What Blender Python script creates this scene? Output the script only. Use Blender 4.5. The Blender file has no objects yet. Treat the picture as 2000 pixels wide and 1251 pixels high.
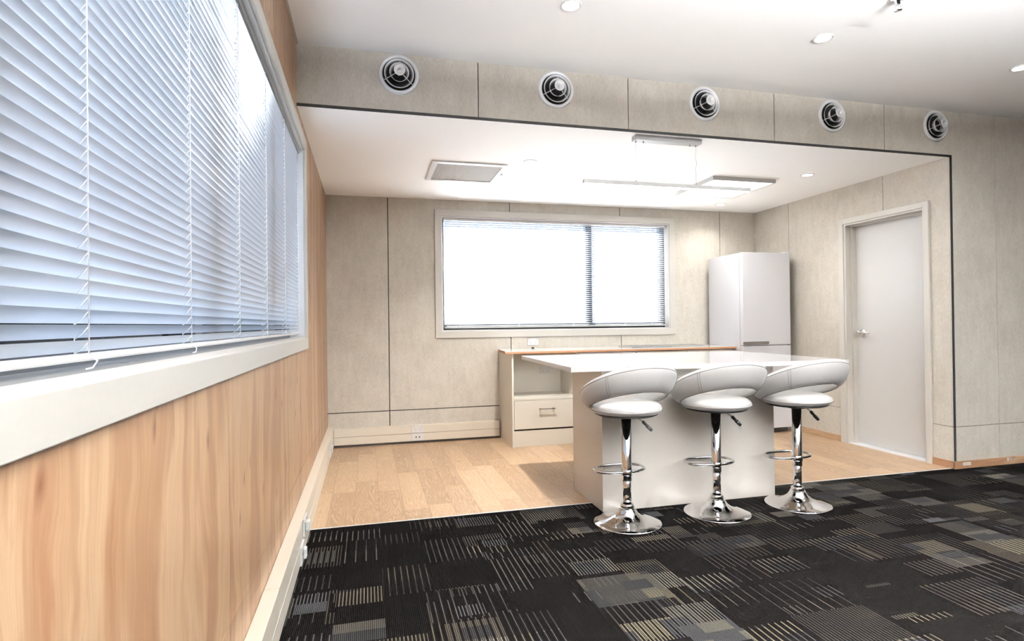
import bpy, bmesh, math, random
from mathutils import Vector, Matrix
random.seed(7)
C = bpy.context.scene.collection
PI = math.pi
W, D, HK, HM = 4.726, 2.2645, 2.4, 2.7463      # alcove width, alcove depth, alcove ceiling, main ceiling
XR, YR = 7.4, -7.0                             # far right wall, rear wall

# ------------------------------------------------------------------ materials
class NT:
    def __init__(s, name):
        s.m = bpy.data.materials.new(name); s.m.use_nodes = True
        s.t = s.m.node_tree; s.t.nodes.clear()
        s.out = s.t.nodes.new('ShaderNodeOutputMaterial')
    def n(s, typ, **kw):
        nd = s.t.nodes.new(typ)
        for k, v in kw.items():
            if k == 'inp':
                for a, b in v.items():
                    if hasattr(b, 'is_output') or isinstance(b, bpy.types.NodeSocket): s.t.links.new(b, nd.inputs[a])
                    else: nd.inputs[a].default_value = b
            else: setattr(nd, k, v)
        return nd
    def math(s, op, a, b=0.0, c=None, clamp=False):
        nd = s.t.nodes.new('ShaderNodeMath'); nd.operation = op; nd.use_clamp = clamp
        for i, v in enumerate((a, b, c)):
            if v is None: continue
            if isinstance(v, (int, float)): nd.inputs[i].default_value = v
            else: s.t.links.new(v, nd.inputs[i])
        return nd.outputs[0]
    def mix(s, f, a, b, mode='MIX'):
        nd = s.t.nodes.new('ShaderNodeMix'); nd.data_type = 'RGBA'; nd.blend_type = mode
        for sock, v in ((nd.inputs[0], f), (nd.inputs[6], a), (nd.inputs[7], b)):
            if isinstance(v, bpy.types.NodeSocket): s.t.links.new(v, sock)
            elif isinstance(v, (int, float)): sock.default_value = v
            else: sock.default_value = (*v, 1)
        return nd.outputs[2]
    def xyz(s):
        g = s.n('ShaderNodeNewGeometry'); p = s.n('ShaderNodeSeparateXYZ', inp={0: g.outputs['Position']})
        return p.outputs[0], p.outputs[1], p.outputs[2]
    def comb(s, x, y, z):
        return s.n('ShaderNodeCombineXYZ', inp={0: x, 1: y, 2: z}).outputs[0]
    def noise(s, vec, scale, detail=3, rough=.5, dist=0.0):
        return s.n('ShaderNodeTexNoise', inp={'Vector': vec, 'Scale': scale, 'Detail': detail, 'Roughness': rough, 'Distortion': dist}).outputs[0]
    def white(s, vec):
        return s.n('ShaderNodeTexWhiteNoise', noise_dimensions='3D', inp={'Vector': vec}).outputs[0]
    def ramp(s, f, stops):
        nd = s.n('ShaderNodeValToRGB', inp={0: f}); cr = nd.color_ramp
        while len(cr.elements) < len(stops): cr.elements.new(.5)
        for e, (p, c) in zip(cr.elements, stops): e.position = p; e.color = (*c, 1)
        return nd.outputs[0]
    def bump(s, h, strength, dist=.002):
        return s.n('ShaderNodeBump', inp={'Height': h, 'Strength': strength, 'Distance': dist}).outputs[0]
    def pbr(s, color, rough=.5, metal=0.0, normal=None, **kw):
        b = s.n('ShaderNodeBsdfPrincipled')
        def st(k, v):
            if isinstance(v, bpy.types.NodeSocket): s.t.links.new(v, b.inputs[k])
            elif isinstance(v, tuple): b.inputs[k].default_value = (*v, 1)
            else: b.inputs[k].default_value = v
        st('Base Color', color); st('Roughness', rough); st('Metallic', metal)
        if normal is not None: st('Normal', normal)
        for k, v in kw.items(): st(k, v)
        s.t.links.new(b.outputs[0], s.out.inputs[0]); return b

def srgb(r, g, b):
    f = lambda c: (c/12.92 if c <= .04045 else ((c+.055)/1.055)**2.4)
    return (f(r/255), f(g/255), f(b/255))

def plain(name, col, rough=.5, metal=0.0, nscale=60, var=.03, bmp=.02, **kw):
    n = NT(name); g = n.n('ShaderNodeNewGeometry').outputs['Position']
    f = n.noise(g, nscale, 4)
    lo = tuple(c*(1-var) for c in col); hi = tuple(min(1, c*(1+var)) for c in col)
    n.pbr(n.mix(f, lo, hi), rough, metal, n.bump(f, bmp) if bmp else None, **kw)
    return n.m

M = {}
M['paint'] = plain('white_paint', (.50, .498, .49), .35, nscale=120)
M['glosspaint'] = plain('gloss_white_paint', (.62, .62, .62), .12, bmp=0)
M['ceil'] = plain('ceiling_paint', (.90, .895, .885), .75, nscale=200)
M['trimw'] = plain('trim_paint', srgb(186, 183, 176), .4, nscale=90, bmp=.04)
M['melamine'] = plain('white_melamine', (.66, .635, .575), .28, bmp=0)
M['island'] = plain('island_melamine', (.62, .595, .55), .2, bmp=0)
M['stone'] = plain('white_stone_top', (.62, .615, .61), .08, nscale=400, var=.015, bmp=0)
M['fridge'] = plain('fridge_enamel', (.53, .53, .55), .25, bmp=0)
M['duct'] = plain('duct_plastic', srgb(208, 200, 186), .35, bmp=0)
M['backlit_grey'] = plain('white_coat_backlit_grey', (.48, .48, .475), .4, bmp=0)  # grey holds the backlit shade of the white light fittings
M['cord'] = plain('white_cord', (.86, .86, .86), .5, bmp=0)
M['plastic'] = plain('white_plastic', (.62, .62, .61), .3, bmp=0)
M['black'] = plain('black_plastic', (.006, .006, .006), .7, bmp=0)
M['blackalu'] = plain('black_aluminium', (.012, .012, .013), .35, bmp=0)
M['darkgap'] = plain('dark_backing', (.03, .025, .02), .8, bmp=0)
M['chrome'] = plain('chrome', (.80, .80, .80), .04, 1.0, bmp=0, var=0)
M['satin'] = plain('satin_aluminium', (.72, .73, .75), .35, .2, nscale=300)
M['greymetal'] = plain('grey_brushed_metal', (.25, .23, .21), .35, .8)
M['alu'] = plain('head_rail_aluminium', srgb(118, 118, 113), .35, .2)
M['board'] = plain('raw_particleboard_edge', srgb(176, 132, 98), .7, nscale=500, var=.3)
M['steel'] = plain('stainless_steel', (.7, .7, .69), .25, .9)
M['tarmac'] = plain('pale_concrete', (.62, .61, .59), .9, nscale=4, var=.1)
M['fence'] = plain('dark_paling', (.03, .032, .04), .8)
M['ferrule'] = plain('dull_metal', (.35, .34, .32), .4, .8)

def fabric():
    n = NT('beige_wall_fabric'); x, y, z = n.xyz(); xy = n.math('ADD', x, y)
    v = n.comb(n.math('MULTIPLY', xy, 1.0), 0.0, n.math('MULTIPLY', z, .28))
    a = n.noise(v, 130, 4, .65); b = n.noise(v, 22, 3, .6)
    c = n.noise(n.comb(xy, 3.3, z), 5, 3, .55)
    f = n.math('ADD', n.math('ADD', n.math('MULTIPLY', a, .5), n.math('MULTIPLY', b, .25)), n.math('MULTIPLY', c, .25))
    col = n.ramp(f, [(.34, srgb(168, 162, 152)), (.5, srgb(185, 180, 170)), (.66, srgb(200, 196, 187))])
    n.pbr(col, .92, 0, n.bump(a, .1, .001)); return n.m
M['fabric'] = fabric()

M['dark_unseen'] = plain('darkened_unseen_wall', (.05, .048, .046), .95)  # unseen walls made dark so the chrome gets dark reflections
def pine(name, seed, panelw=1.2, off=1.667, horizontal=False):
    n = NT(name); x, y, z = n.xyz()
    a = n.math('ADD', x, y) if not horizontal else z
    b = z if not horizontal else n.math('ADD', x, y)
    pid = n.math('FLOOR', n.math('DIVIDE', n.math('ADD', y, off), panelw)) if not horizontal else 0.0
    o = n.math('MULTIPLY', pid, 7.31) if not horizontal else seed
    # broad figure
    warp = n.noise(n.comb(n.math('MULTIPLY', a, 1.6), o, n.math('MULTIPLY', b, 1.0)), 1.7, 3, .5)
    a2 = n.math('ADD', a, n.math('MULTIPLY', warp, .22))
    broad = n.noise(n.comb(n.math('MULTIPLY', a2, 4.0), o, n.math('MULTIPLY', b, .42)), 1.7, 3, .5)
    cont = n.math('PINGPONG', n.math('MULTIPLY', broad, 9.0), 1.0)
    fine = n.noise(n.comb(n.math('MULTIPLY', a2, 75), o, n.math('MULTIPLY', b, 1.6)), 2.2, 4, .6)
    blot = n.noise(n.comb(n.math('MULTIPLY', a2, 10), o, n.math('MULTIPLY', b, 1.5)), 1.6, 5, .62, .6)
    bl2 = n.math('MULTIPLY', n.math('SUBTRACT', blot, .545, clamp=True), 6.0, clamp=True)
    f = n.math('ADD', n.math('MULTIPLY', broad, .47), n.math('ADD', n.math('MULTIPLY', fine, .24), n.math('MULTIPLY', cont, .12)))
    col = n.ramp(f, [(.34, srgb(146, 112, 84)), (.44, srgb(165, 133, 103)), (.52, srgb(178, 150, 120)), (.64, srgb(189, 166, 139))])
    col = n.mix(n.math('MULTIPLY', bl2, .62), col, srgb(128, 86, 58))
    # small pin knots
    vo = n.n('ShaderNodeTexVoronoi', voronoi_dimensions='2D', inp={'Vector': n.comb(n.math('ADD', n.math('MULTIPLY', a2, 5.0), o), n.math('MULTIPLY', b, 2.1), 0.0), 'Scale': 1.5, 'Randomness': 1.0})
    kn = n.math('SUBTRACT', 1.0, n.math('DIVIDE', vo.outputs['Distance'], .11), clamp=True)
    kn = n.math('MULTIPLY', kn, n.math('GREATER_THAN', n.white(vo.outputs['Color']), .45))
    col = n.mix(n.math('MULTIPLY', kn, 1.0), col, srgb(96, 56, 34))
    n.pbr(col, .38, 0, n.bump(fine, .06, .001)); return n.m
M['pine'] = pine('pine_plywood', 0)
M['pineskirt'] = pine('pine_skirting', 2.2, horizontal=True)

def vinyl():
    n = NT('oak_look_vinyl'); x, y, z = n.xyz()
    cx = n.math('DIVIDE', n.math('ADD', x, .02), .152); ci = n.math('FLOOR', cx); fx = n.math('FRACT', cx)
    offs = n.white(n.comb(ci, 3.0, 0.0))
    cy = n.math('ADD', n.math('DIVIDE', y, .92), offs); ri = n.math('FLOOR', cy); fy = n.math('FRACT', cy)
    r = n.white(n.comb(ci, ri, 5.0)); r2 = n.white(n.comb(ri, ci, 9.0))
    ox = n.math('MULTIPLY', r, 31.0)
    v = n.comb(n.math('ADD', n.math('MULTIPLY', fx, 1.5), ox), n.math('ADD', n.math('MULTIPLY', fy, .8), ox), r2)
    base = n.noise(v, 1.15, 2, .45)
    rings = n.math('ADD', n.math('MULTIPLY', n.math('SINE', n.math('MULTIPLY', base, 150.0)), .5), .5)
    rings = n.math('POWER', rings, 2.2)
    grain = n.noise(n.comb(n.math('MULTIPLY', x, 55), n.math('MULTIPLY', y, 3.0), r), 2.5, 5, .65)
    amt = n.math('MULTIPLY', rings, n.math('MULTIPLY', n.noise(v, 1.6, 2), .75))
    c0 = n.ramp(r, [(0, srgb(150, 124, 97)), (.5, srgb(166, 139, 110)), (1, srgb(184, 158, 128))])
    c1 = n.mix(n.math('MULTIPLY', amt, 1.0, clamp=True), c0, srgb(205, 184, 156))
    c2 = n.mix(n.math('MULTIPLY', n.math('SUBTRACT', grain, .42, clamp=True), 1.5), c1, srgb(135, 101, 77))
    e1 = n.math('LESS_THAN', n.math('MINIMUM', fx, n.math('SUBTRACT', 1.0, fx)), .012)
    e2 = n.math('LESS_THAN', n.math('MINIMUM', fy, n.math('SUBTRACT', 1.0, fy)), .0022)
    e = n.math('MAXIMUM', e1, e2)
    c3 = n.mix(n.math('MULTIPLY', e, .45), c2, srgb(104, 76, 56))
    n.pbr(c3, .38, 0, n.bump(grain, .05, .001)); return n.m
M['vinyl'] = vinyl()

def carpet():
    n = NT('charcoal_carpet_tiles'); x, y, z = n.xyz()
    P_ = .0072
    rx = n.math('DIVIDE', x, P_); ri = n.math('FLOOR', rx); fr = n.math('FRACT', rx)
    rib = n.math('SUBTRACT', 1.0, n.math('ABSOLUTE', n.math('SUBTRACT', n.math('MULTIPLY', fr, 2.0), 1.0)))
    def grid(w, h, sx, sy, seed):
        # blocks: columns of width w, each column has its own vertical offset
        a = n.math('FLOOR', n.math('DIVIDE', n.math('ADD', x, sx), w))
        o = n.white(n.comb(a, seed, 1.0))
        b = n.math('FLOOR', n.math('ADD', n.math('DIVIDE', n.math('ADD', y, sy), h), n.math('MULTIPLY', n.math('FLOOR', n.math('MULTIPLY', o, 4.0)), .25)))
        return n.white(n.comb(a, b, seed+.5)), n.white(n.comb(b, a, seed+7.5)), n.white(n.comb(a, b, seed+13.5))
    def per(k, ph=0):
        m = n.math('MODULO', n.math('ADD', ri, 10000.0+ph), float(k))
        return n.math('LESS_THAN', m, .5)
    l1, l2, l4, l6 = per(1), per(2), per(4, 1), per(7, 3)
    def rng(v, a, b): return n.math('MULTIPLY', n.math('GREATER_THAN', v, a), n.math('LESS_THAN', v, b))
    def layer(r, r2):
        s = n.math('MULTIPLY', rng(r, .0, .035), l1)
        s = n.math('MAXIMUM', s, n.math('MULTIPLY', rng(r, .035, .16), l2))
        s = n.math('MAXIMUM', s, n.math('MULTIPLY', rng(r, .16, .34), l4))
        s = n.math('MAXIMUM', s, n.math('MULTIPLY', rng(r, .34, .46), l6))
        return n.math('MULTIPLY', s, n.math('ADD', .25, n.math('MULTIPLY', r2, .75)))
    a, a2, a3 = grid(.215, .145, 0, 0, 2); b, b2, b3 = grid(.345, .26, .11, .07, 21); c, c2, c3 = grid(.125, .085, .05, .03, 44)
    # b: large calm areas switch the small blocks off
    A = n.math('MULTIPLY', layer(a, a2), n.math('GREATER_THAN', b3, .35))
    B = n.math('MULTIPLY', layer(b, b2), .55)
    Cc = n.math('MULTIPLY', layer(c, c2), n.math('LESS_THAN', b3, .30))
    f = n.math('MAXIMUM', A, n.math('MAXIMUM', B, Cc))
    v = n.comb(x, y, 0.0)
    spk = n.noise(v, 420, 2, .7); spk2 = n.noise(n.comb(n.math('MULTIPLY', x, 1.0), n.math('MULTIPLY', y, .7), 4.0), 170, 2, .7)
    dash = n.math('ADD', .35, n.math('MULTIPLY', spk2, 1.1))
    f = n.math('MULTIPLY', n.math('MULTIPLY', f, n.math('POWER', rib, .8)), dash)
    light = n.ramp(a3, [(0, srgb(98, 94, 86)), (.5, srgb(72, 69, 66)), (1, srgb(106, 99, 85))])
    light = n.mix(n.math('GREATER_THAN', c2, .7), light, srgb(64, 64, 65))
    base = n.mix(n.math('MULTIPLY', n.math('MULTIPLY', rib, spk), 1.3), srgb(2, 2, 2), srgb(28, 26, 25))
    tile = n.math('MINIMUM', n.math('FRACT', n.math('DIVIDE', x, .5)), n.math('FRACT', n.math('DIVIDE', n.math('ADD', y, .1), .5)))
    base = n.mix(n.math('MULTIPLY', n.math('LESS_THAN', tile, .006), .6), base, (.003, .003, .003))
    col = n.mix(f, base, light)
    n.pbr(col, .95, 0, n.bump(n.math('MULTIPLY', rib, spk), .5, .003), **{'Specular IOR Level': 0.0}); return n.m
M['carpet'] = carpet()

def leather():
    n = NT('white_leatherette'); g = n.n('ShaderNodeTexCoord').outputs['Object']
    vo = n.n('ShaderNodeTexVoronoi', inp={'Vector': g, 'Scale': 420.0}).outputs['Distance']
    s = n.noise(g, 9, 4, .6)
    n.pbr(n.mix(s, (.52, .52, .515), (.60, .60, .595)), .38, 0, n.bump(n.math('ADD', n.math('MULTIPLY', vo, .4), n.math('MULTIPLY', s, 1.2)), .18, .004))
    return n.m
M['leather'] = leather()
M['seam'] = plain('leatherette_seam', (.20, .195, .185), .5, bmp=0)

def slatmat():
    n = NT('white_blind_slat')
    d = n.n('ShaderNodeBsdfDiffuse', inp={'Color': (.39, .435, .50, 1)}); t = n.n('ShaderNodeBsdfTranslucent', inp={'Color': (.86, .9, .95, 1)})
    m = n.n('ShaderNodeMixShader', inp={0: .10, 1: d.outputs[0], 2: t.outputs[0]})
    g = n.n('ShaderNodeBsdfGlossy', inp={'Color': (1, 1, 1, 1), 'Roughness': .12})
    fr = n.n('ShaderNodeFresnel', inp={'IOR': 1.5}).outputs[0]
    m2 = n.n('ShaderNodeMixShader', inp={0: fr, 1: m.outputs[0], 2: g.outputs[0]})
    n.t.links.new(m2.outputs[0], n.out.inputs[0]); return n.m
M['slat'] = slatmat()

def glass():
    n = NT('window_glass')
    t = n.n('ShaderNodeBsdfTransparent', inp={'Color': (.97, .98, .98, 1)}); g = n.n('ShaderNodeBsdfGlossy', inp={'Color': (1, 1, 1, 1), 'Roughness': .01})
    fr = n.n('ShaderNodeFresnel', inp={'IOR': 1.45}).outputs[0]
    m = n.n('ShaderNodeMixShader', inp={0: fr, 1: t.outputs[0], 2: g.outputs[0]})
    n.t.links.new(m.outputs[0], n.out.inputs[0]); return n.m
M['glass'] = glass()

def emit(name, col, st):
    n = NT(name); e = n.n('ShaderNodeEmission', inp={'Color': (*col, 1), 'Strength': st})
    n.t.links.new(e.outputs[0], n.out.inputs[0]); return n.m
M['lens'] = emit('downlight_lens_glow', (1, .96, .9), 14)
M['led'] = emit('led_diffuser_glow', (1, .985, .96), 7.5)

# ------------------------------------------------------------------ mesh helpers
class MB:
    def __init__(s): s.b = bmesh.new(); s.sm = False
    def box(s, x0, x1, y0, y1, z0, z1, mi=0, bev=0.0):
        r = bmesh.ops.create_cube(s.b, size=1.0); vs = r['verts']
        bmesh.ops.scale(s.b, vec=(x1-x0, y1-y0, z1-z0), verts=vs)
        bmesh.ops.translate(s.b, vec=((x0+x1)/2, (y0+y1)/2, (z0+z1)/2), verts=vs)
        fs = {f for v in vs for f in v.link_faces}
        for f in fs: f.material_index = mi
        if bev > 0:
            es = list({e for v in vs for e in v.link_edges})
            rr = bmesh.ops.bevel(s.b, geom=es, offset=bev, segments=2, affect='EDGES', profile=.5)
            for f in rr['faces']: f.material_index = mi
        return s
    def cyl(s, p0, p1, r0, r1=None, seg=24, mi=0, cap=True):
        p0, p1 = Vector(p0), Vector(p1); r1 = r0 if r1 is None else r1
        d = p1-p0
        q = Vector((0, 0, 1)).rotation_difference(d.normalized()).to_matrix().to_4x4()
        mt = Matrix.Translation((p0+p1)/2) @ q
        r = bmesh.ops.create_cone(s.b, cap_ends=cap, segments=seg, radius1=r0, radius2=r1, depth=d.length, matrix=mt)
        for f in {f for v in r['verts'] for f in v.link_faces}:
            f.material_index = mi; f.smooth = len(f.verts) == 4
        return s
    def lathe(s, prof, seg=48, mat=None, mi=0, closed=False):
        mat = mat or Matrix(); rings = []
        for (r, z) in prof:
            if r < 1e-6: rings.append([s.b.verts.new(mat @ Vector((0, 0, z)))])
            else: rings.append([s.b.verts.new(mat @ Vector((r*math.cos(2*PI*k/seg), r*math.sin(2*PI*k/seg), z))) for k in range(seg)])
        prs = list(zip(rings, rings[1:]))
        if closed: prs.append((rings[-1], rings[0]))
        for a, b in prs:
            for k in range(seg):
                k2 = (k+1) % seg
                if len(a) == 1 and len(b) == 1: continue
                if len(a) == 1: f = s.b.faces.new((a[0], b[k], b[k2]))
                elif len(b) == 1: f = s.b.faces.new((a[k], b[0], a[k2]))
                else: f = s.b.faces.new((a[k], b[k], b[k2], a[k2]))
                f.smooth = True; f.material_index = mi
        return s
    def tube(s, pts, r, seg=10, closed=False, mi=0):
        pts = [Vector(p) for p in pts]; n = len(pts); rings = []; up = Vector((0, 0, 1))
        for i, p in enumerate(pts):
            a = pts[(i-1) % n] if (closed or i > 0) else p; b = pts[(i+1) % n] if (closed or i < n-1) else p
            t = (b-a).normalized()
            u = t.cross(up) if abs(t.dot(up)) < .95 else t.cross(Vector((1, 0, 0)))
            u.normalize(); v = t.cross(u)
            rings.append([s.b.verts.new(p+(u*math.cos(2*PI*k/seg)+v*math.sin(2*PI*k/seg))*r) for k in range(seg)])
        m = n if closed else n-1
        for i in range(m):
            a, b = rings[i], rings[(i+1) % n]
            for k in range(seg):
                f = s.b.faces.new((a[k], a[(k+1) % seg], b[(k+1) % seg], b[k])); f.smooth = True; f.material_index = mi
        if not closed:
            s.b.faces.new(rings[0]); s.b.faces.new(list(reversed(rings[-1])))
        return s
    def prism(s, poly, z0, z1, mi=0):
        a = [s.b.verts.new((x, y, z0)) for x, y in poly]; b = [s.b.verts.new((x, y, z1)) for x, y in poly]
        s.b.faces.new(list(reversed(a))); s.b.faces.new(b)
        for i in range(len(poly)):
            j = (i+1) % len(poly); s.b.faces.new((a[i], a[j], b[j], b[i]))
        return s
    def tf(s, m):
        bmesh.ops.transform(s.b, matrix=m, verts=s.b.verts); return s
    def obj(s, name, mats, parent=None, sub=0, fix=True):
        if fix: bmesh.ops.recalc_face_normals(s.b, faces=s.b.faces)
        me = bpy.data.meshes.new(name); s.b.to_mesh(me); s.b.free()
        for m in (mats if isinstance(mats, (list, tuple)) else [mats]): me.materials.append(M[m])
        o = bpy.data.objects.new(name, me); C.objects.link(o)
        if parent: o.parent = parent
        if sub:
            md = o.modifiers.new('s', 'SUBSURF'); md.levels = sub; md.render_levels = sub
        return o

def tag(o, label, cat, group=None, kind=None):
    if label: o['label'] = label
    if cat: o['category'] = cat
    if group: o['group'] = group
    if kind: o['kind'] = kind
    return o
def thing(name, label, cat, loc=(0, 0, 0), rz=0.0, group=None):
    o = bpy.data.objects.new(name, None); C.objects.link(o); o.empty_display_size = .1
    o.location = loc; o.rotation_euler = (0, 0, rz); return tag(o, label, cat, group)
def struct(o): o['kind'] = 'structure'; return o
def sempty(name):
    o = bpy.data.objects.new(name, None); C.objects.link(o); o['kind'] = 'structure'; return o
def dup(root, loc=None, rz=None, label=None):
    r = root.copy(); C.objects.link(r)
    if loc is not None: r.location = loc
    if rz is not None: r.rotation_euler = (0, 0, rz)
    if label: r['label'] = label
    for ch in list(root.children):
        c = ch.copy(); C.objects.link(c); c.parent = r
        for g in list(ch.children):
            d = g.copy(); C.objects.link(d); d.parent = c
    return r

def panel_wall(name, plane, val, sgn, u_cuts, z_cuts, holes, mat, gap=.006, th=.012, back=.10):
    """Wall face at plane(x or y)=val, room on the side sgn. Cells between cuts, minus rectangular holes (u0,u1,z0,z1)."""
    m = MB()
    def add(u0, u1, z0, z1, a, b, mi):
        lo, hi = min(a, b), max(a, b)
        if plane == 'x': m.box(lo, hi, u0, u1, z0, z1, mi)
        else: m.box(u0, u1, lo, hi, z0, z1, mi)
    us = sorted(set(u_cuts)); zs = sorted(set(z_cuts))
    def cells(u0, u1, z0, z1):
        rects = [(u0, u1, z0, z1)]
        for (a, b, c, d) in holes:
            out = []
            for (p, q, r, t) in rects:
                if b <= p or a >= q or d <= r or c >= t: out.append((p, q, r, t)); continue
                if a > p: out.append((p, a, r, t))
                if b < q: out.append((b, q, r, t))
                pp, qq = max(p, a), min(q, b)
                if c > r: out.append((pp, qq, r, c))
                if d < t: out.append((pp, qq, d, t))
            rects = out
        return rects
    for i in range(len(us)-1):
        for j in range(len(zs)-1):
            g0 = gap/2 if i > 0 else 0; g1 = gap/2 if i < len(us)-2 else 0
            h0 = gap/2 if j > 0 else 0; h1 = gap/2 if j < len(zs)-2 else 0
            for r in cells(us[i]+g0, us[i+1]-g1, zs[j]+h0, zs[j+1]-h1): add(*r, val, val-sgn*th, 0)
    for r in cells(us[0], us[-1], zs[0], zs[-1]): add(*r, val-sgn*th, val-sgn*back, 1)
    return struct(m.obj(name, [mat, 'darkgap']))

# ------------------------------------------------------------------ setting
# floor (vinyl in the alcove on a slab that also carries the carpet)
struct(MB().box(-.12, XR+.1, YR-.1, D+.1, -.12, 0).obj('floor', 'vinyl'))
cp = MB().box(.002, XR-.002, YR+.002, .016, -.02, .001).obj('carpet', 'carpet')
tag(cp, 'charcoal carpet tiles with broken pale stripes and beige blocks', 'carpet')
struct(MB().box(0, W, .014, .024, -.01, .003).obj('trim_3', 'satin'))
struct(MB().box(-.12, XR+.1, YR-.1, .05, HM, HM+.1).obj('ceiling', 'ceil'))
struct(MB().box(-.12, W+.2, .013, D+.1, HK, HK+.1).obj('ceiling.001', 'ceil'))

wx = (-3.12, .342, 1.0155, 2.300)        # left window outer architrave y0,y1,z0,z1
a_ = .066
panel_wall('wall_left', 'x', 0.0, 1, [YR]+[-1.667-1.2*k for k in range(4, 0, -1)]+[-1.667, -.48, .72, 1.92, D+.02], [0, .335, HM+.02],
           [(wx[0]+a_, wx[1]-a_, wx[2]+a_, wx[3]-a_)], 'pine', gap=.004, back=.14)
panel_wall('wall_back', 'y', D, -1, [-.02, .5758, 1.8024, 3.0312, 4.2612, W+.02], [0, .3208, HK+.02],
           [(1.0294+a_, 3.6806-a_, 1.0184+a_, 2.3006-a_)], 'fabric', gap=.009, back=.14)
panel_wall('wall_right', 'x', W, -1, [.0125, .5856, 1.7233, D+.02], [0, .3208, HK+.02],
           [(.21, 1.003, -1, 2.052)], 'fabric', gap=.005, back=.12)
panel_wall('wall_bulkhead', 'y', 0.0, -1, [0, 1.0416, 2.0364, 3.1502, 4.1069, W+.001], [HK, HM+.02], [], 'fabric', gap=.006, back=.013)
panel_wall('wall_front', 'y', 0.0, -1, [W, 5.1839, 6.38, XR], [0, .3208, HM+.02], [], 'fabric', gap=.004, back=.013)
panel_wall('wall_far_right', 'x', XR, -1, [YR, -5.8, -4.6, -3.4, -2.2, -1.0, 0], [0, .3208, HM+.02], [], 'dark_unseen', gap=.005, back=.1)
panel_wall('wall_rear', 'y', YR, 1, [0, 1.2, 2.4, 3.6, 4.8, 6.0, XR], [0, .3208, HM+.02], [], 'dark_unseen', gap=.005, back=.1)
# alcove wall plaster above the door face: black corner beads
struct(MB().box(0, W+.014, -.006, .001, HK-.006, HK+.010).obj('trim_1', 'black'))
struct(MB().box(W-.002, W+.014, -.006, .001, .060, HK+.010).obj('trim_2', 'black'))
# pine skirtings
def skirt(name, x0, x1, y0, y1): return struct(MB().box(x0, x1, y0, y1, 0.001, .058, bev=.002).obj(name, 'pineskirt'))
skirt('baseboard_right', W-.011, W, 1.06, 1.63)
skirt('baseboard_right.001', W-.011, W, -.012, .164)
fr = skirt('baseboard_front', W-.011, XR, -.014, 0)
pt = MB()
for a, b, c, d in ((4.79, 4.87, .024, .050), (5.24, 5.262, .028, .054), (5.275, 5.285, .034, .052)): pt.box(a, b, -.0155, -.013, c, d)
pt.obj('filler_patch', 'trimw', fr)
struct(MB().box(0, .012, YR, D, HM-.002, HM).obj('trim_4', 'trimw'))

# ------------------------------------------------------------------ windows
def window(name, plane, wallv, o, u0, u1, z0, z1, muls, depth=.11, blackw=.05):
    """o = outward sign along the wall normal (room -> outside)."""
    root = sempty(name)
    def B(m, ua, ub, da, db, za, zb, bev=0.0):
        a, b = sorted((wallv+o*da, wallv+o*db))
        if plane == 'x': m.box(a, b, ua, ub, za, zb, 0, bev)
        else: m.box(ua, ub, a, b, za, zb, 0, bev)
    m = MB(); t = .018
    B(m, u0, u1, -t, 0, z0, z0+a_, .002); B(m, u0, u1, -t, 0, z1-a_, z1, .002)
    B(m, u0, u0+a_, -t, 0, z0+a_, z1-a_, .002); B(m, u1-a_, u1, -t, 0, z0+a_, z1-a_, .002)
    m.obj('architrave', 'trimw', root)
    i0, i1, j0, j1 = u0+a_, u1-a_, z0+a_, z1-a_
    m = MB(); r = .012
    B(m, i0, i1, -.004, depth, j0-.001, j0+r); B(m, i0, i1, -.004, depth, j1-r, j1+.001)
    B(m, i0-.001, i0+r, -.004, depth, j0+r, j1-r); B(m, i1-r, i1+.001, -.004, depth, j0+r, j1-r)
    m.obj('reveal', 'glosspaint', root)
    m = MB(); k0, k1, l0, l1 = i0+r, i1-r, j0+r, j1-r; bw = blackw; bt_ = .022; bl_ = .022 if plane == 'y' else bw
    B(m, k0, k1, depth-.04, depth+.03, l0, l0+bw); B(m, k0, k1, depth-.04, depth+.03, l1-bt_, l1)
    B(m, k0, k0+bl_, depth-.04, depth+.03, l0+bw, l1-bt_); B(m, k1-bw, k1, depth-.04, depth+.03, l0+bw, l1-bt_)
    for q in muls: B(m, q-.035, q+.035, depth-.04, depth+.03, l0+bw, l1-bt_)
    m.obj('frame', 'blackalu', root)
    edges = [k0]+list(muls)+[k1]
    for a, b in zip(edges, edges[1:]):
        m = MB(); B(m, a+.01, b-.01, depth, depth+.005, l0+.01, l1-.01); m.obj('pane', 'glass', root)
    return root
window('window_1', 'x', 0.0, -1, *wx, muls=(-2.63, -1.64, -.65), depth=.12, blackw=.035)
window('window_2', 'y', D, 1, 1.0294, 3.6806, 1.0184, 2.3006, muls=(2.70,), depth=.12, blackw=.055)

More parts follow.
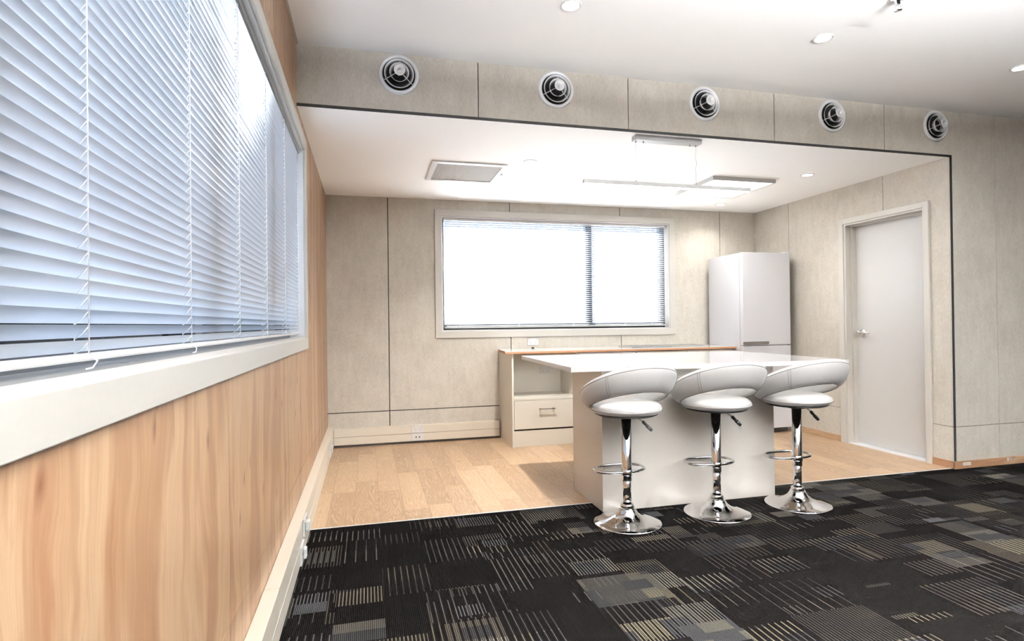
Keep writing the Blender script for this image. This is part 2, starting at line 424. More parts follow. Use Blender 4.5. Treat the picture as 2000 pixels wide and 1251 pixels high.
# venetian blinds
def slat_profile(w, crown, tilt, n=4):
    """points across the slat: first = room side. returns (d outward, dz)."""
    pts = []
    for k in range(n+1):
        s = k/n; u = (s-.5)*w; h = crown*(1-(2*s-1)**2)
        pts.append((u*math.cos(tilt)+h*math.sin(tilt), -u*math.sin(tilt)+h*math.cos(tilt)))
    return pts
def blind(name, label, plane, wallv, o, u0, u1, zt, zb, dc, w, pitch, tilt, cords, opened=0, headh=.028, jitter=0.0):
    root = thing(name, label, 'blind', (0, 0, 0))
    def P3(u, d, z): return (wallv+o*d, u, z) if plane == 'x' else (u, wallv+o*d, z)
    def B(m, ua, ub, da, db, za, zb_, bev=0.0):
        a, b = sorted((wallv+o*da, wallv+o*db))
        if plane == 'x': m.box(a, b, ua, ub, za, zb_, 0, bev)
        else: m.box(ua, ub, a, b, za, zb_, 0, bev)
    m = MB(); B(m, u0, u1, dc-.016, dc+.014, zt-headh, zt, .002); m.obj('head_rail', 'alu' if plane == 'x' else 'plastic', root)
    m = MB(); B(m, u0, u1, dc-.011, dc+.011, zb, zb+.011, .004); m.obj('bottom_rail', 'plastic', root)
    m = MB(); top = zt-headh-.012; nsl = int((top-zb-.018)/pitch); pitch = (top-zb-.022)/nsl
    nu = max(2, int((u1-u0)/.12)); fronts = []
    for i in range(nsl+1):
        z = zb+.022+pitch*i; tl = tilt
        if i < opened: tl = tilt*(.80+.2*i/opened)
        rr = random.Random(i*13+5); ph = rr.random()*6.28
        rows = []
        for k in range(nu+1):
            u = u0+.004+(u1-u0-.008)*k/nu
            pr = slat_profile(w, w*.075, tl+jitter*math.sin(u*2.1+ph)*.5, 4)
            rows.append([m.b.verts.new(P3(u, dc+a, z+b)) for a, b in pr])
        for r0, r1 in zip(rows, rows[1:]):
            for q in range(4):
                f = m.b.faces.new((r0[q], r0[q+1], r1[q+1], r1[q])); f.smooth = True
        fronts.append((z, tl))
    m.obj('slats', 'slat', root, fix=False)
    for u in cords:
        m = MB()
        df = dc-w*.5*math.cos(tilt)-.0025; db = dc+w*.5*math.cos(tilt)+.0025
        m.tube([P3(u, df, zt-headh), P3(u, df, zb+.006)], .0011, 6)
        m.tube([P3(u, db, zt-headh), P3(u, db, zb+.006)], .0008, 5)
        for z, tl in fronts:
            pr = slat_profile(w, w*.075, tl, 4)
            m.tube([P3(u, df, z+pr[0][1]-.002), P3(u, dc, z-.004), P3(u, db, z+pr[-1][1]-.002)], .0009, 4)
        m.obj('ladder_cord', 'cord', root)
    return root, P3
LZ0, LZ1 = wx[2]+a_+.012, wx[3]-a_-.012
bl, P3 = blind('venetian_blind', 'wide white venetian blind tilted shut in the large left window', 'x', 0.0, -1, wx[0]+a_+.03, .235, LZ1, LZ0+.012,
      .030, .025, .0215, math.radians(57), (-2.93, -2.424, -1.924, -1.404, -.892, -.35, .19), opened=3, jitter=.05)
for u in (-2.424, -1.924):
    m = MB(); m.tube([P3(u, .022, LZ0+.02), P3(u+.005, .012, LZ0+.012), P3(u-.03, .004, LZ0+.004), P3(u-.045, .006, LZ0+.003)], .0012, 6)
    m.obj('cord_tail', 'cord', bl)
blind('venetian_blind', 'white venetian blind with open slats in the bright kitchen window', 'y', D, 1, 1.0294+a_+.03, 3.6806-a_-.03, 2.3006-a_-.013, 1.0184+a_+.03,
      .040, .025, .0215, math.radians(25), (1.28, 1.9, 2.5, 3.1, 3.42), headh=.022)

# ------------------------------------------------------------------ door
dr = sempty('door_1')
m = MB(); y0, y1, zt = .166, 1.058, 2.0955
for (a, b, c, d) in ((y0, y0+.048, 0, zt), (y1-.055, y1, 0, zt), (y0+.048, y1-.055, zt-.048, zt)): m.box(W-.018, W, a, b, c, d, 0, .002)
m.obj('architrave', 'trimw', dr)
m = MB(); m.box(W-.006, W+.13, .208, .226, 0, 2.05); m.box(W-.006, W+.13, .985, 1.003, 0, 2.05); m.box(W-.006, W+.13, .226, .985, 2.032, 2.052)
m.box(W+.055, W+.1, .226, .240, 0, 2.032); m.box(W+.055, W+.1, .971, .985, 0, 2.032); m.box(W+.055, W+.1, .240, .971, 2.018, 2.032)
m.obj('jamb', 'trimw', dr)
MB().box(W+.1, W+.135, .228, .983, .008, 2.03, 0, .001).obj('leaf', 'paint', dr)
m = MB(); hy, hz = .905, 1.035; X = W+.1
mt = Matrix.Translation((X, hy, hz)) @ Matrix.Rotation(-PI/2, 4, 'Y')
m.lathe([(0, 0), (.033, 0), (.033, .004), (.028, .011), (.014, .014), (.013, .040), (.018, .044), (.018, .062), (.012, .066), (0, .066)], 32, mt)
m.tube([(X-.052, hy, hz), (X-.055, hy-.03, hz+.001), (X-.054, hy-.07, hz-.001), (X-.050, hy-.112, hz-.004)], .0085, 12)
m.obj('lever_handle', 'chrome', dr)
m = MB(); m.cyl((X-.066, hy, hz), (X-.067, hy, hz), .007, seg=16); m.obj('key_barrel', 'greymetal', dr)
MB().box(W+.0, W+.13, .226, .985, .0005, .006).obj('threshold', 'satin', dr)

# ------------------------------------------------------------------ ducts and sockets
dl = thing('skirting_duct', 'long cream cable duct along the floor under the pine wall', 'cable duct')
m = MB(); y0, y1 = YR+.02, D
m.box(.0005, .054, y0, -1.162, .020, .200, 0, .003); m.box(.0005, .054, -1.160, y1, .020, .200, 0, .003); m.obj('cover', 'duct', dl)
m = MB(); m.box(.001, .049, y0, y1, .001, .022); m.box(.052, .0552, y0, y1-.06, .099, .1025); m.obj('channel', 'satin', dl)
db = thing('skirting_duct', 'short cream cable duct along the back wall beside the cabinet', 'cable duct')
m = MB(); m.box(.056, 1.660, D-.050, D-.0005, .098, .176, 0, .003); m.box(.056, 1.660, D-.050, D-.0005, .022, .0955, 0, .003); m.obj('cover', 'duct', db)
m = MB(); m.box(.056, 1.66, D-.044, D-.001, .003, .17); m.obj('channel', 'darkgap', db)

def socket(label, w=.116, h=.072, kind='power', mat4=None, group=None):
    """built facing -Y, centre at origin, back on y=0"""
    root = thing('power_socket' if kind == 'power' else 'data_socket', label, 'socket', group=group)
    MB().box(-w/2, w/2, -.009, 0, -h/2, h/2, 0, .0025).obj('plate', 'plastic', root)
    if kind == 'power':
        for sx in (-.029, .029):
            m = MB()
            for dx, dz, rot in ((-.0085, .001, .5), (.0085, .001, -.5), (0, -.013, 0)):
                q = MB(); q.box(-.0009, .0009, -.0098, -.0088, -.0045, .0045)
                q.tf(Matrix.Translation((sx+dx, 0, dz-.003)) @ Matrix.Rotation(rot, 4, 'Y'))
                tmp = bpy.data.meshes.new('t'); q.b.to_mesh(tmp); q.b.free(); m.b.from_mesh(tmp); bpy.data.meshes.remove(tmp)
            m.obj('pin_slots', 'black', root)
            MB().box(sx-.008+(.012 if sx > 0 else -.012), sx+.008+(.012 if sx > 0 else -.012), -.0125, -.009, .018, .027, 0, .001).obj('switch', 'trimw', root)
    else:
        for sx in (-.016, .016): MB().box(sx-.006, sx+.006, -.0105, -.0088, -.006, .006, 0, .001).obj('jack', 'black', root)
    return root
s = socket('white double power socket above the back bench under the window'); s.location = (2.035, D, .965)
s = socket('white double power socket inside the open cabinet niche'); s.location = (2.150, 2.218, .672)
s = socket('white double power socket on the back wall duct, above the data outlet', h=.073); s.location = (.838, D-.050, .140)
s = socket('white two-port data outlet on the back wall duct', kind='data', h=.073); s.location = (.838, D-.050, .061)
s = socket('white power socket on the left duct, upper of the pair by the carpet edge', h=.088); s.rotation_euler = (0, 0, PI/2); s.location = (.0545, -.345, .152)
m = MB(); m.box(-.024, .024, -.030, -.009, -.026, .022, 0, .006); m.obj('plug_body', 'plastic', s)
s = socket('white data outlet on the left duct, lower of the pair by the carpet edge', kind='data', h=.088); s.rotation_euler = (0, 0, PI/2); s.location = (.0545, -.475, .062)
m = MB(); m.box(-.020, .020, -.026, -.009, -.026, .026, 0, .006); m.obj('plug_body', 'plastic', s)
s = socket('white power socket on the left duct in the far corner', h=.130); s.rotation_euler = (0, 0, PI/2); s.location = (.0545, 1.70, .105)
m = MB(); m.box(-.020, .020, -.022, -.009, -.04, .03, 0, .006); m.obj('plug_body', 'plastic', s)
tag(MB().lathe([(0, .012), (.008, .012), (.014, .006), (.015, 0), (0, 0)], 20, Matrix.Translation((2.028, D-.022, .8975))).obj('cable_grommet', 'black'), 'small black cable grommet on the bench below the wall socket', 'grommet')

# ------------------------------------------------------------------ back bench
YB = D-.002
def handle(parent, x, y, z, w=.16, mat='chrome'):
    m = MB(); m.cyl((x-w/2, y-.03, z), (x+w/2, y-.03, z), .005, seg=12)
    for s_ in (-1, 1): m.cyl((x+s_*(w/2-.014), y, z), (x+s_*(w/2-.014), y-.03, z), .0045, seg=10)
    return m.obj('handle', mat, parent)
cab = thing('base_cabinet', 'cream base cabinet with open niche above one drawer', 'cabinet', (0, 0, 0))
m = MB(); m.box(1.672, 1.690, 1.735, YB, 0, .874, 0, .0008); m.box(2.318, 2.334, 1.735, YB, 0, .874, 0, .0008)
m.box(1.690, 2.318, 1.742, YB, .434, .452); m.box(1.690, 2.318, 2.218, YB, .1, .874); m.box(1.690, 2.318, 1.745, YB-.05, .150, .156)
m.box(1.690, 2.318, 1.78, 2.2, .856, .874); m.obj('carcass', 'melamine', cab)
d_ = MB().box(1.693, 2.315, 1.735, 1.752, .166, .430, 0, .001).obj('drawer', 'melamine', cab)
handle(d_, 2.005, 1.735, .351, mat='greymetal')
MB().box(1.691, 2.317, 1.742, 1.758, .001, .150).obj('kickboard', 'melamine', cab)
MB().box(1.691, 2.317, 1.7425, 1.757, .1505, .1655).obj('painted_gap_shade', 'black', cab)  # black strip stands in for the shade below the drawer
dw = thing('dishwasher', 'white dishwasher under the bench between the cream cabinets', 'dishwasher')
MB().box(2.338, 2.936, 1.76, YB-.02, .09, .872).obj('body', 'fridge', dw)
MB().box(2.338, 2.936, 1.738, 1.76, .10, .77, 0, .003).obj('door', 'fridge', dw)
p_ = MB().box(2.338, 2.936, 1.732, 1.76, .775, .870, 0, .003).obj('control_panel', 'fridge', dw)
m = MB()
for xx, ww in ((2.392, .012), (2.423, .024), (2.456, .010)): m.box(xx, xx+ww, 1.7305, 1.733, .838, .846)
m.obj('buttons', 'black', p_)
MB().box(2.35, 2.92, 1.79, 1.80, 0, .09).obj('kick_plate', 'fridge', dw)
c2 = thing('base_cabinet', 'cream two-door base cabinet behind the island, below the sink', 'cabinet')
m = MB(); m.box(2.945, 4.035, 1.76, YB, .10, .874); m.box(2.955, 4.03, 1.79, 1.81, 0, .10); m.obj('carcass', 'melamine', c2)
for a, b, hx in ((2.948, 3.503, 3.45), (3.507, 4.032, 3.56)):
    d_ = MB().box(a, b, 1.738, 1.757, .12, .862, 0, .001).obj('door', 'melamine', c2)
    m = MB(); m.cyl((hx, 1.708, .66), (hx, 1.708, .82), .005, seg=12)
    for zz in (.675, .805): m.cyl((hx, 1.738, zz), (hx, 1.708, zz), .0045, seg=10)
    m.obj('handle', 'chrome', d_)
bt = thing('worktop', 'thin white bench worktop with raw brown edge under the window', 'worktop')
poly = [(1.603, 1.705), (4.052, 1.705), (4.052, YB), (1.665, YB)]
MB().prism(poly, .892, .8975).obj('laminate', 'stone', bt)
MB().prism(poly, .8745, .892).obj('board_core', 'board', bt)
sk = thing('kitchen_sink', 'flat stainless steel sink set on the back bench beside the fridge', 'sink')
m = MB(); m.box(2.98, 3.86, 1.90, 1.93, .8976, .908); m.box(2.98, 3.86, 2.19, 2.22, .8976, .908); m.box(2.98, 3.0, 1.93, 2.19, .8976, .908); m.box(3.84, 3.86, 1.93, 2.19, .8976, .908)
m.box(3.42, 3.84, 1.93, 2.19, .8976, .904); m.obj('rim', 'steel', sk)
m = MB(); m.box(3.0, 3.42, 1.93, 2.19, .8976, .8995); m.obj('bowl', 'steel', sk)
m = MB()
for k in range(9): m.box(3.46, 3.81, 1.95+k*.025, 1.956+k*.025, .904, .907)
m.obj('drainer_ribs', 'steel', sk)

# fridge
fg = thing('fridge', 'tall white fridge in the corner beside the back bench', 'fridge', (0, 0, 0))
fx0, fx1, fy0, fy1 = 4.058, 4.628, 1.60, 2.19
m = MB(); m.box(fx0+.002, fx1-.002, fy0+.055, fy1, .05, 1.850, 0, .004); m.obj('body', 'fridge', fg)
MB().box(fx0, fx1, fy0, fy0+.048, .905, 1.853, 0, .006).obj('door', 'fridge', fg)
MB().box(fx0, fx1, fy0, fy0+.048, .052, .900, 0, .006).obj('door', 'fridge', fg)
m = MB(); m.box(fx0+.008, fx1-.008, fy0+.046, fy0+.056, .06, 1.845); m.obj('door_seal', 'trimw', fg)
m = MB(); m.box(fx0-.004, fx0+.285, fy0-.030, fy0-.012, .918, .944, 0, .003); m.box(fx0-.002, fx0+.06, fy0-.014, fy0, .918, .940); m.obj('handle', 'greymetal', fg)
m = MB(); m.box(fx0+.02, fx1-.02, fy0+.04, fy1-.02, .012, .052); m.obj('plinth', 'black', fg)
for a in (fx0+.06, fx1-.06):
    m = MB(); m.cyl((a, fy0+.07, 0), (a, fy0+.07, .03), .018, seg=16); m.obj('foot', 'greymetal', fg)
MB().box(fx1-.06, fx1-.004, fy0+.006, fy0+.06, 1.853, 1.864, 0, .002).obj('hinge_cover', 'plastic', fg)
MB().box(fx1, fx1+.01, fy0+.03, fy1-.02, .05, 1.845).obj('rear_grille', 'black', fg)

# ------------------------------------------------------------------ island
isl = thing('kitchen_island', 'white kitchen island with overhanging polished stone top', 'island', (1.752, -.169, .0012))
def L(x0, x1, y0, y1, z0, z1, bev=0.0): return MB().box(x0, x1, y0, y1, z0, z1, 0, bev)
L(0, .018, .012, .505, 0, .861, .0008).obj('end_panel', 'island', isl)
L(1.208, 1.226, .012, .505, 0, .861, .0008).obj('end_panel', 'island', isl)
m = MB(); m.box(-.0, .026, 0, .012, 0, .861); m.box(.0265, 1.226, .003, .013, 0, .861); m.obj('front_panel', 'island', isl)
m = MB(); m.box(.018, 1.208, .487, .50, .1, .861); m.box(.018, 1.208, .46, .47, 0, .1); m.box(.018, 1.208, .013, .487, .1, .116); m.obj('carcass', 'melamine', isl)
for k in range(3):
    d_ = L(.021+k*.3965, .412+k*.3965, .500, .518, .12, .855, .001).obj('door', 'island', isl)
tp = MB(); tp.box(-.945, .945, -.64, .64, -.029, 0, 0, .0012)
tpo = tp.obj('benchtop', 'stone', isl); tpo.location = (.735, .495, .8945); tpo.rotation_euler = (0, 0, math.radians(-2.3))
m = MB()
m.box(1.226, 1.30, .10, .45, .795, .861); m.obj('top_bracket', 'island', isl)

# ------------------------------------------------------------------ bar stools
def stool(label):
    """origin on the floor at the pole; back towards -Y"""
    root = thing('bar_stool', label, 'stool', group='white bar stools at the island')
    m = MB(); m.lathe([(0, .006), (.185, .002), (.193, .002), (.194, .006), (.190, .0095), (.150, .018), (.110, .030), (.080, .044), (.060, .060), (.048, .078), (.042, .092), (0, .092)], 72)
    m.obj('base', 'chrome', root)
    m = MB(); m.lathe([(.026, .086), (.037, .088), (.0385, .094), (.0385, .108), (.035, .113), (.026, .114)], 40); m.obj('collar', 'chrome', root)
    m = MB(); m.lathe([(0, .09), (.0245, .09), (.0245, .30), (0, .30)], 40); m.obj('gas_lift', 'chrome', root)
    m = MB(); m.lathe([(.0246, .244), (.0285, .244), (.0288, .250), (.0285, .606), (0, .606)], 40); m.obj('column', 'chrome', root)
    # foot ring
    m = MB(); cx_, cy_ = 0, .095; pts = []
    for k in range(40):
        a = 2*PI*k/40; e = .8
        pts.append((.155*math.copysign(abs(math.cos(a))**e, math.cos(a)), cy_-.008+.092*math.copysign(abs(math.sin(a))**.9, math.sin(a)), .292))
    m.tube(pts, .0085, 12, True); m.lathe([(.0286, .275), (.032, .277), (.032, .307), (.0286, .309)], 32)
    m.obj('foot_ring', 'chrome', root)
    # mechanism and lever
    m = MB(); m.cyl((0, 0, .604), (0, 0, .626), .05, .075, 24); m.obj('mounting_plate', 'black', root)
    lv = MB(); p0, p1, p2 = Vector((.049, .0, .615)), Vector((.105, .0, .578)), Vector((.165, .0, .520))
    lv.tube([p0, p1, p1.lerp(p2, .15)], .0035, 8); lv = lv.obj('lever', 'greymetal', root)
    g = MB(); d = (p2-p1)
    g.cyl(p1, p1+d*.12, .006, .010, 12); g.cyl(p1+d*.12, p1+d*.45, .010, .0085, 12); g.cyl(p1+d*.45, p1+d*.55, .0085, .011, 12); g.cyl(p1+d*.55, p2, .011, .009, 12)
    g.obj('lever_grip', 'black', lv)
    # seat cushion
    m = MB(); m.lathe([(0, .630), (.150, .630), (.180, .636), (.198, .648), (.203, .662), (.197, .678), (.178, .692), (.12, .701), (0, .704)], 56)
    so = m.obj('seat', 'leather', root)
    m = MB(); m.lathe([(0, .624), (.165, .624), (.178, .630), (.165, .634), (0, .634)], 48); m.obj('seat_base', 'black', root)
    m = MB(); q = [(.2045*math.cos(2*PI*k/64), .2045*math.sin(2*PI*k/64), .657) for k in range(64)]; m.tube(q, .0018, 6, True); m.obj('seam', 'seam', so)
    # wrap-around backrest: a flared, tilted padded band
    m = MB(); N, K = 96, 20; grid = []
    def edges(a):
        c = math.cos(a)                                   # a = 0 at the back
        t = max(0.0, (1+c)/2)
        rl = .187+.050*t**.8; zl = .628+.146*t**1.3
        ru = .195+.097*t**.28; zu = .655+.267*t
        yo = .010+.02*t
        return rl, zl, ru, zu
    def pt(r, z, a): return Vector((r*math.sin(a), -r*math.cos(a), z))
    for i in range(N):
        a = 2*PI*i/N; rl, zl, ru, zu = edges(a)
        lo, hi = pt(rl, zl, a), pt(ru, zu, a)
        mid = (lo+hi)/2; ax = (hi-lo); h = ax.length/2; axn = ax.normalized()
        rad = Vector((math.sin(a), -math.cos(a), 0)); nrm = (rad-axn*rad.dot(axn)).normalized()
        th = .015+.010*(1+math.cos(a))/2
        row = []
        for k in range(K):
            q = 2*PI*k/K; cc, ss = math.cos(q), math.sin(q)
            sx = math.copysign(abs(cc)**.75, cc); sn = math.copysign(abs(ss)**.8, ss)
            bulge = .008*(1-sx*sx)
            row.append(m.b.verts.new(mid+axn*(h*sx)+nrm*(th*sn+(bulge if ss > 0 else 0)-.012)))
        grid.append(row)
    for i in range(N):
        a, b = grid[i], grid[(i+1) % N]
        for k in range(K):
            f = m.b.faces.new((a[k], b[k], b[(k+1) % K], a[(k+1) % K])); f.smooth = True
    bk = m.obj('backrest', 'leather', root)
    # piping and stitched seams on the outer face
    def surf(i, q):                                       # q angle round the section
        a = 2*PI*i/N; rl, zl, ru, zu = edges(a)
        lo, hi = pt(rl, zl, a), pt(ru, zu, a); mid = (lo+hi)/2; ax = hi-lo; h = ax.length/2; axn = ax.normalized()
        rad = Vector((math.sin(a), -math.cos(a), 0)); nrm = (rad-axn*rad.dot(axn)).normalized(); th = .015+.010*(1+math.cos(a))/2
        cc, ss = math.cos(q), math.sin(q); sx = math.copysign(abs(cc)**.75, cc); sn = math.copysign(abs(ss)**.8, ss)
        return mid+axn*(h*sx)+nrm*(th*sn+(.008*(1-sx*sx) if ss > 0 else 0)-.012)
    m = MB()
    m.tube([surf(i, .62) for i in range(N)], .0022, 6, True)
    m.tube([surf(i, PI-.35) for i in range(N)], .0032, 6, True)
    for i0 in (-13, 13, -34, 34):
        for dlt in (-.35, .35): m.tube([surf(i0+dlt, .62+(PI-.97)*k/10) for k in range(11)], .0013, 5)
    m.obj('piping', 'seam', bk)
    return root
s0 = stool('left white bar stool of the three, nearest the cabinet end of the island')
s0.location = (1.812, -.378, .001); s0.rotation_euler = (0, 0, math.radians(3))
dup(s0, (2.402, -.372, .001), math.radians(-3), 'middle white bar stool of the three, in front of the island centre')
dup(s0, (2.978, -.372, .001), math.radians(1), 'right white bar stool, nearest the fridge and white door')

# ------------------------------------------------------------------ round air diffusers on the bulkhead
def diffuser(label):
    root = thing('air_diffuser', label, 'air vent', group='round air diffusers on the bulkhead')
    R = Matrix.Rotation(PI/2, 4, 'X')          # local z -> -Y
    MB().lathe([(.094, -.002), (.094, .004), (.098, .010), (.106, .0125), (.114, .009), (.118, .002), (.118, -.001)], 64, R).obj('flange', 'satin', root)
    MB().lathe([(0, .001), (.094, .001), (.096, .003)], 48, R).obj('duct_opening', 'black', root)
    def cone(r, zf, dep, dr): return MB().lathe([(r, zf), (r-.0018, zf+.0005), (r-dr-.002, zf-dep), (r-dr, zf-dep)], 64, R, closed=True)
    cone(.086, .020, .018, .013).obj('louvre_ring', 'satin', root)
    cone(.0565, .040, .036, .014).obj('louvre_ring', 'satin', root)
    MB().lathe([(0, .0655), (.002, .0655), (.0025, .068), (.030, .074), (.033, .073), (.033, .069), (.008, .060), (.006, .002), (0, .002)], 48, R).obj('centre_disc', 'satin', root)
    for k in range(3):
        a = math.radians(35+k*120); m = MB()
        f = lambda r, d: (r*math.cos(a), -d, -r*math.sin(a))
        m.tube([f(.094, .008), f(.078, .014), f(.048, .030), f(.007, .05)], .0022, 8); m.obj('strut', 'satin', root)
    return root
names = ['leftmost', 'second from left', 'middle', 'fourth from left', 'rightmost']
dx_ = [.568, 1.541, 2.600, 3.640, 4.593]
d0 = diffuser('leftmost of the five round silver air diffusers, nearest the pine wall'); d0.location = (dx_[0], 0, 2.624)
for x, t in zip(dx_[1:], ['round silver air diffuser second from the pine wall', 'middle of the five round silver air diffusers, left above the pendant', 'round silver air diffuser fourth from the pine wall', 'rightmost of the five round silver air diffusers, above the alcove corner']):
    dup(d0, (x, 0, 2.624), 0, t)

# ------------------------------------------------------------------ ceiling fittings
def lamp(name, parent, size, power, col, loc, spread=125, shape='DISK', sy=None):
    l = bpy.data.lights.new(name, 'AREA'); l.shape = shape; l.size = size; l.energy = power; l.color = col; l.spread = math.radians(spread)
    if sy: l.size_y = sy
    o = bpy.data.objects.new(name, l); C.objects.link(o); o.parent = parent; o.location = loc; return o
UP = 780.0
PM, PK = 1.4, 1.5
def downlight(label, power, group):
    root = thing('downlight', label, 'ceiling light', group=group)
    MB().lathe([(.040, .001), (.041, -.003), (.046, -.006), (.053, -.004), (.0545, 0)], 40).obj('trim_ring', 'plastic', root)
    MB().lathe([(0, -.002), (.0405, -.002), (.041, .0005), (0, .0005)], 32).obj('lens', 'lens', root)
    lamp('lamp', root, .075, power, (1, .955, .89), (0, 0, -.006)); return root
g = 'recessed downlights in the main ceiling'
m0 = downlight('recessed downlight at the top edge, leftmost in the main ceiling', PM, g); m0.location = (1.379, -.714, HM)
dup(m0, (2.884, -.727, HM), 0, 'recessed downlight in the middle of the main ceiling row')
dup(m0, (4.424, -.697, HM), 0, 'recessed downlight at the right edge of the main ceiling')
for yy in (-2.25, -3.8, -5.35):
    for xx in (1.38, 2.88, 4.42, 5.95): dup(m0, (xx, yy, HM), 0, 'added fill downlight in the main ceiling, unseen behind the camera')  # extra unseen downlights, added to brighten the room
g = 'recessed downlights in the alcove ceiling'
k0 = downlight('recessed downlight in the alcove ceiling, between the pendant and the door', PK, g); k0.location = (4.041, .688, HK)
k1 = downlight('faint recessed downlight just right of the ceiling grille', 14.0, g); k1.location = (1.60, .80, HK)
dup(k0, (4.037, 1.919, HK), 0, 'recessed downlight in the alcove ceiling above the fridge')

# unseen up-lights added behind the camera to brighten the ceiling
ul = thing('fill_uplight', 'long white fill up-light added out of view behind the camera', 'pendant light', (2.5, -3.85, 2.0), 0, 'added fill up-lights behind the camera')
MB().box(-.75, .75, -.05, .05, 0, .05, 0, .004).obj('body', 'plastic', ul)
MB().box(-.73, .73, -.04, .04, .0495, .052).obj('diffuser', 'led', ul)
for x in (-.6, .6): MB().cyl((x, 0, .05), (x, 0, HM-2.0), .001, seg=8).obj('suspension_cord', 'plastic', ul)
l_ = lamp('lamp', ul, 1.4, UP, (.97, .98, 1.0), (0, 0, .06), 165, 'RECTANGLE', .07); l_.rotation_euler = (PI, 0, 0)
for x, y in ((2.7, -5.9),): dup(ul, (x, y, 2.0), 0)

# sprinkler / detector at top edge
sp = thing('sprinkler_head', 'small chrome sprinkler head on the main ceiling at the top edge', 'sprinkler', (2.945, -1.14, HM))
MB().lathe([(0, 0), (.036, 0), (.036, -.004), (.022, -.012), (.010, -.014), (.010, -.030), (0, -.030)], 32).obj('escutcheon', 'chrome', sp)
m = MB()
for k in range(2):
    sgn = -1 if k else 1
    m.tube([(sgn*.008, 0, -.026), (sgn*.017, 0, -.038), (sgn*.012, 0, -.052), (0, 0, -.058)], .0025, 8)
m.obj('frame_arms', 'chrome', sp)
MB().lathe([(0, -.058), (.017, -.058), (.018, -.060), (0, -.061)], 24).obj('deflector', 'chrome', sp)

# return air grille
gr = thing('ceiling_grille', 'square white ribbed return air grille in the alcove ceiling', 'air vent', (0, 0, 0))
m = MB(); x0, x1, y0, y1 = .862, 1.452, .912, 1.482; z0 = HK-.012
m.box(x0, x0+.045, y0, y1, z0, HK, 0, .002); m.box(x1-.030, x1, y0, y1, z0, HK, 0, .002); m.box(x0+.045, x1-.03, y0, y0+.048, z0, HK, 0, .002); m.box(x0+.045, x1-.03, y1-.03, y1, z0, HK, 0, .002)
m.obj('frame', 'plastic', gr)
m = MB(); n_ = 38; xa, xb = x0+.045, x1-.030
for k in range(n_):
    a = xa+(xb-xa)*k/n_; w = (xb-xa)/n_
    vs = [m.b.verts.new(v) for v in ((a, y0+.048, HK-.001), (a+w*.5, y0+.048, HK-.010), (a+w*.5, y1-.03, HK-.010), (a, y1-.03, HK-.001), (a+w, y0+.048, HK-.001), (a+w, y1-.03, HK-.001))]
    m.b.faces.new((vs[0], vs[1], vs[2], vs[3])); m.b.faces.new((vs[1], vs[4], vs[5], vs[2]))
m.obj('ribs', 'plastic', gr, fix=False)
MB().box(x1-.002, x1+.022, 1.19, 1.20, HK-.014, HK-.004).obj('latch', 'plastic', gr)

# surface LED panel
lp = thing('ceiling_light_panel', 'square surface mounted light panel in the alcove ceiling behind the pendant', 'ceiling light', (0, 0, 0))
m = MB(); x0, x1, y0, y1 = 3.255, 3.885, .885, 1.505; z0 = HK-.032; r = .020
m.box(x0, x1, y0, y0+r, z0, HK, 0, .001); m.box(x0, x1, y1-r, y1, z0, HK, 0, .001); m.box(x0, x0+r, y0+r, y1-r, z0, HK, 0, .001); m.box(x1-r, x1, y0+r, y1-r, z0, HK, 0, .001)
m.obj('frame', 'backlit_grey', lp)
MB().box(x0+r, x1-r, y0+r, y1-r, HK-.008, HK-.002).obj('diffuser', 'led', lp)

# pendant
pd = thing('linear_pendant', 'slim white linear pendant light hanging by two cords over the island', 'pendant light', (2.36, .075, HK))
MB().box(-.250, .245, -.030, .030, -.034, 0, 0, .001).obj('canopy', 'backlit_grey', pd)
MB().box(-.612, .640, -.016, .016, -.336, -.310, 0, .001).obj('light_bar', 'backlit_grey', pd)
MB().box(-.608, .636, -.013, .013, -.3385, -.3355).obj('diffuser', 'led', pd)
for x in (-.236, -.180, .170, .215):
    MB().lathe([(0, -.034), (.004, -.034), (.005, -.040), (.004, -.046), (0, -.047)], 14, Matrix.Translation((x, 0, 0))).obj('cable_screw', 'ferrule', pd)
m = MB(); m.cyl((-.236, 0, -.045), (-.236, 0, -.305), .0009, seg=8); m.obj('suspension_cord', 'plastic', pd)
m = MB(); m.tube([(.215+.006*math.sin(k*.9)*(math.sin(k*.2)), 0, -.045-.0131*k) for k in range(21)], .0012, 8); m.obj('suspension_cord', 'ferrule', pd)
for x in (-.236, .217): MB().lathe([(0, -.311), (.004, -.311), (.003, -.298), (0, -.296)], 12, Matrix.Translation((x, 0, 0))).obj('ferrule', 'ferrule', pd)

# ------------------------------------------------------------------ outside
struct(MB().box(-40, 40, -40, 40, -.30, -.25).obj('ground', 'tarmac'))
m = MB(); m.box(-6.05, -6.0, -16, 1.2, -.25, 1.42); fn = m.obj('boundary_fence', 'fence')
tag(fn, 'dark fence outside, glimpsed in the lowest gaps of the left blind', 'fence')

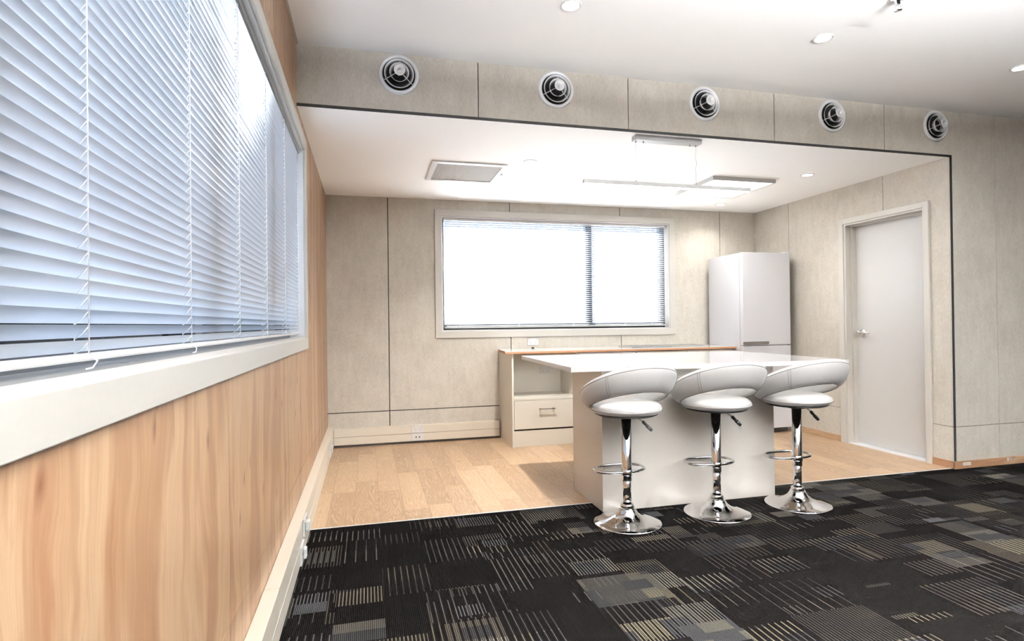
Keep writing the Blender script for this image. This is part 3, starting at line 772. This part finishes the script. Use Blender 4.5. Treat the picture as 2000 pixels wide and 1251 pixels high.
# ------------------------------------------------------------------ light
w = bpy.data.worlds.new('world'); bpy.context.scene.world = w; w.use_nodes = True
t = w.node_tree; t.nodes.clear()
sky = t.nodes.new('ShaderNodeTexSky'); sky.sky_type = 'NISHITA'; sky.sun_disc = False; sky.sun_elevation = math.radians(42); sky.sun_rotation = math.radians(-60); sky.dust_density = 2.0; sky.ozone_density = 1.5
mx = t.nodes.new('ShaderNodeMix'); mx.data_type = 'RGBA'; mx.inputs[0].default_value = .45; t.links.new(sky.outputs[0], mx.inputs[6]); mx.inputs[7].default_value = (3.3, 5.3, 8.8, 1)
bg = t.nodes.new('ShaderNodeBackground'); bg.inputs[1].default_value = .46
ow = t.nodes.new('ShaderNodeOutputWorld'); t.links.new(mx.outputs[2], bg.inputs[0]); t.links.new(bg.outputs[0], ow.inputs[0])
sn = bpy.data.lights.new('sun', 'SUN'); sn.energy = 18; sn.angle = math.radians(.6); sn.color = (1, .95, .88)
so = bpy.data.objects.new('sun', sn); C.objects.link(so)
so.rotation_euler = Vector((.16, -.74, -.62)).to_track_quat('-Z', 'Y').to_euler()

# ------------------------------------------------------------------ camera
cxp, cyp, czp, yaw, pitch, roll, fpx = .3748, -3.3812, 1.1526, .2497, .0059, .0117, 1106.44
F = Vector((math.sin(yaw)*math.cos(pitch), math.cos(yaw)*math.cos(pitch), math.sin(pitch)))
U2 = Vector((-math.sin(yaw)*math.sin(pitch), -math.cos(yaw)*math.sin(pitch), math.cos(pitch)))
R0 = Vector((math.cos(yaw), -math.sin(yaw), 0))
Rt = R0*math.cos(roll)-U2*math.sin(roll); Up = R0*math.sin(roll)+U2*math.cos(roll)
cam = bpy.data.cameras.new('camera'); cam.sensor_width = 36; cam.lens = fpx/2000*36; cam.clip_start = .02
co = bpy.data.objects.new('camera', cam); C.objects.link(co)
co.matrix_world = Matrix(((Rt.x, Up.x, -F.x, cxp), (Rt.y, Up.y, -F.y, cyp), (Rt.z, Up.z, -F.z, czp), (0, 0, 0, 1)))
sc = bpy.context.scene; sc.camera = co
sc.view_settings.view_transform = 'Standard'; sc.view_settings.look = 'None'; sc.view_settings.gamma = 1; sc.view_settings.use_curve_mapping = False
sc.view_settings.exposure = 1.45
sc.cycles.max_bounces = 16; sc.cycles.diffuse_bounces = 8
